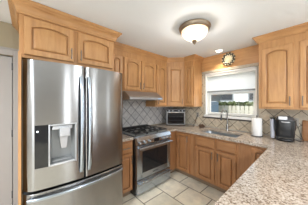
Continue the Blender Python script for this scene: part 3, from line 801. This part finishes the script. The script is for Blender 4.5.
# ------------------------------------------------------------------ ceiling lights
LXc, LYc = -1.02, 1.62
t = thing('ceiling_light', 'flush round ceiling light with lit glass bowl and bronze rim', 'ceiling light', (LXc, LYc, 2.438))
bm = bmesh.new(); lathe(bm, [(0, 0), (.178, 0), (.196, -.010), (.200, -.022), (.192, -.030), (.188, -.038), (.190, -.048), (.182, -.058), (.168, -.064), (.163, -.062), (.163, -.010), (0, -.008)], n=48); obj('rim', bm, BRONZE, t, 40)
bm = bmesh.new(); lathe(bm, [(.161, -.055)]+[(.161*math.cos(a_), -.058-.122*math.sin(a_)) for a_ in [PI/2*k/10 for k in range(10)]]+[(.012, -.181), (0, -.181)], n=48); obj('glass_bowl', bm, LAMPGLASS, t, 60)
bm = bmesh.new(); lathe(bm, [(0, -.180), (.032, -.178), (.034, -.190), (.018, -.198), (.024, -.208), (.014, -.222), (0, -.236)], n=20); obj('finial', bm, BRONZE, t, 50)
t = thing('recessed_spotlight', 'small recessed ceiling spotlight in front of the wood panel', 'ceiling light', (-1.19, 2.74, 2.439))
bm = bmesh.new(); lathe(bm, [(.075, 0), (.076, -.005), (.060, -.008), (.052, -.002), (.052, 0)], n=32); obj('trim_ring', bm, WHITE, t, 40)
bm = bmesh.new(); lathe(bm, [(0, -.004), (.051, -.003), (.051, -.001), (0, -.001)], n=32); obj('lens', bm, SPOTLENS, t, 40)
l = bpy.data.lights.new('spot_lamp', 'SPOT'); l.energy = 28; l.spot_size = math.radians(110); l.spot_blend = .8; l.color = (1, .88, .68); l.shadow_soft_size = .04
o = bpy.data.objects.new('spot_lamp', l); COL.objects.link(o); o.location = (0, 0, -.02); o.parent = t
l = bpy.data.lights.new('bulb', 'POINT'); l.energy = 14; l.color = (1, .95, .88); l.shadow_soft_size = .035
o = bpy.data.objects.new('bulb', l); COL.objects.link(o); o.location = (LXc, LYc, 2.30)

# ------------------------------------------------------------------ outside
LAWN, nt, p = mat('lawn'); v = coords(nt); nt.links.new(ramp(nt, noise(nt, v, 5), [(.3, (.10, .13, .05)), (.7, (.2, .24, .1))]), p.inputs['Base Color'])
struct(box('ground', (-16, 14, YB+.18, 22, -.5, -.35), LAWN))
fn = thing('board_fence', 'pale upright board fence seen through the kitchen window', 'fence', (0, 6.3, -.35))
for k in range(34):
    x = -5.2+k*.15
    bm = bmesh.new(); prism(bm, [(x, 0), (x+.125, 0), (x+.125, 1.63), (x+.105, 1.66), (x+.02, 1.66), (x, 1.63)], 'y', 0, .02); obj('board', bm, FENCE, fn)
for z in (.4, 1.4): box('rail', (-5.2, -.1, .021, .06, z, z+.08), FENCE, fn)
def shrub(x, y, w, h, label):
    bm = bmesh.new()
    for k in range(5200):
        a = random.uniform(0, 2*PI); rz = random.random()**.6; r = math.sqrt(random.random())
        ctr = Vector((w*r*math.cos(a), w*.11*r*math.sin(a), h*rz))
        s_ = random.uniform(.05, .10)
        nrm = Vector((random.uniform(-1, 1), random.uniform(-1, 1), random.uniform(-.3, 1))).normalized()
        u_ = nrm.orthogonal().normalized(); v_ = nrm.cross(u_)
        q = [bm.verts.new(ctr+u_*s_*1.2), bm.verts.new(ctr+v_*s_*.6+nrm*.01), bm.verts.new(ctr-u_*s_*1.2), bm.verts.new(ctr-v_*s_*.6+nrm*.01)]
        bm.faces.new(q)
    r_ = thing('hedge', label, 'hedge', (x, y, -.35))
    obj('foliage', bm, LEAF, r_)
    bm = bmesh.new(); tube(bm, [(0, 0, 0), (.02, 0, h*.4), (0, .02, h*.8)], [.04, .03, .01], 6); obj('stem', bm, BROWN, r_)
shrub(-2.3, 6.75, 2.9, 1.80, 'long green hedge growing behind the pale board fence')
hs = thing('neighbor_house', 'white sided house beyond the fence outside the window', 'house', (-4, 12, -.35))
bm = bmesh.new()
for k in range(24): prism(bm, [(0, k*.14), (-.02, k*.14), (0, (k+1)*.14)], 'x', -4, 7)
bx(bm, -4, 7, .001, 3, 0, 3.4); obj('siding_wall', bm, SIDING, hs)
bm = bmesh.new(); prism(bm, [(-.5, 3.35), (3.4, 3.35), (1.4, 4.6)], 'x', -4.3, 7.3); obj('roof', bm, ROOFM, hs)
for x in (-1.2, .9, 2.9):
    f_ = box('window_frame', (x, x+1.1, -.06, -.021, 1.9, 2.75), GREYTRIM, hs); box('pane', (x+.08, x+1.02, -.07, -.061, 1.98, 2.67), BLACKG, f_)
sh = thing('garden_shed', 'blue-grey shed with dark overhanging eave, left edge of the window view', 'shed', (-3.05, 5.3, -.35))
bm = bmesh.new(); bx(bm, -.85, .42, 0, .7, 0, 1.83)
for k in range(8): bx(bm, -.85+k*.155, -.82+k*.155, -.015, 0, 0, 1.83)
obj('shed_wall', bm, BLUEG, sh)
bm = bmesh.new(); prism(bm, [(-1.0, 2.1), (-1.0, 1.90), (.42, 1.84), (.60, 2.16), (.2, 2.5)], 'y', -.12, .8); obj('shed_roof', bm, ROOFM, sh)

cb = thing('cutting_board', 'brown wooden cutting board leaning on the backsplash at the right edge', 'cutting board', (.03, 2.885, .916))
bm = bmesh.new(); bx(bm, -.125, .16, 0, .018, 0, .285, .006)
bmesh.ops.rotate(bm, cent=(0, 0, 0), matrix=Matrix.Rotation(math.radians(-9), 3, 'X'), verts=bm.verts); bmesh.ops.translate(bm, vec=(0, 0, .003), verts=bm.verts)
obj('board', bm, BASEH, cb, 40)
bm = bmesh.new(); torus_y(bm, .014, .004, .056, cx=.02, cz=.298, n=14); obj('hanging_loop', bm, BROWN, cb, 50)
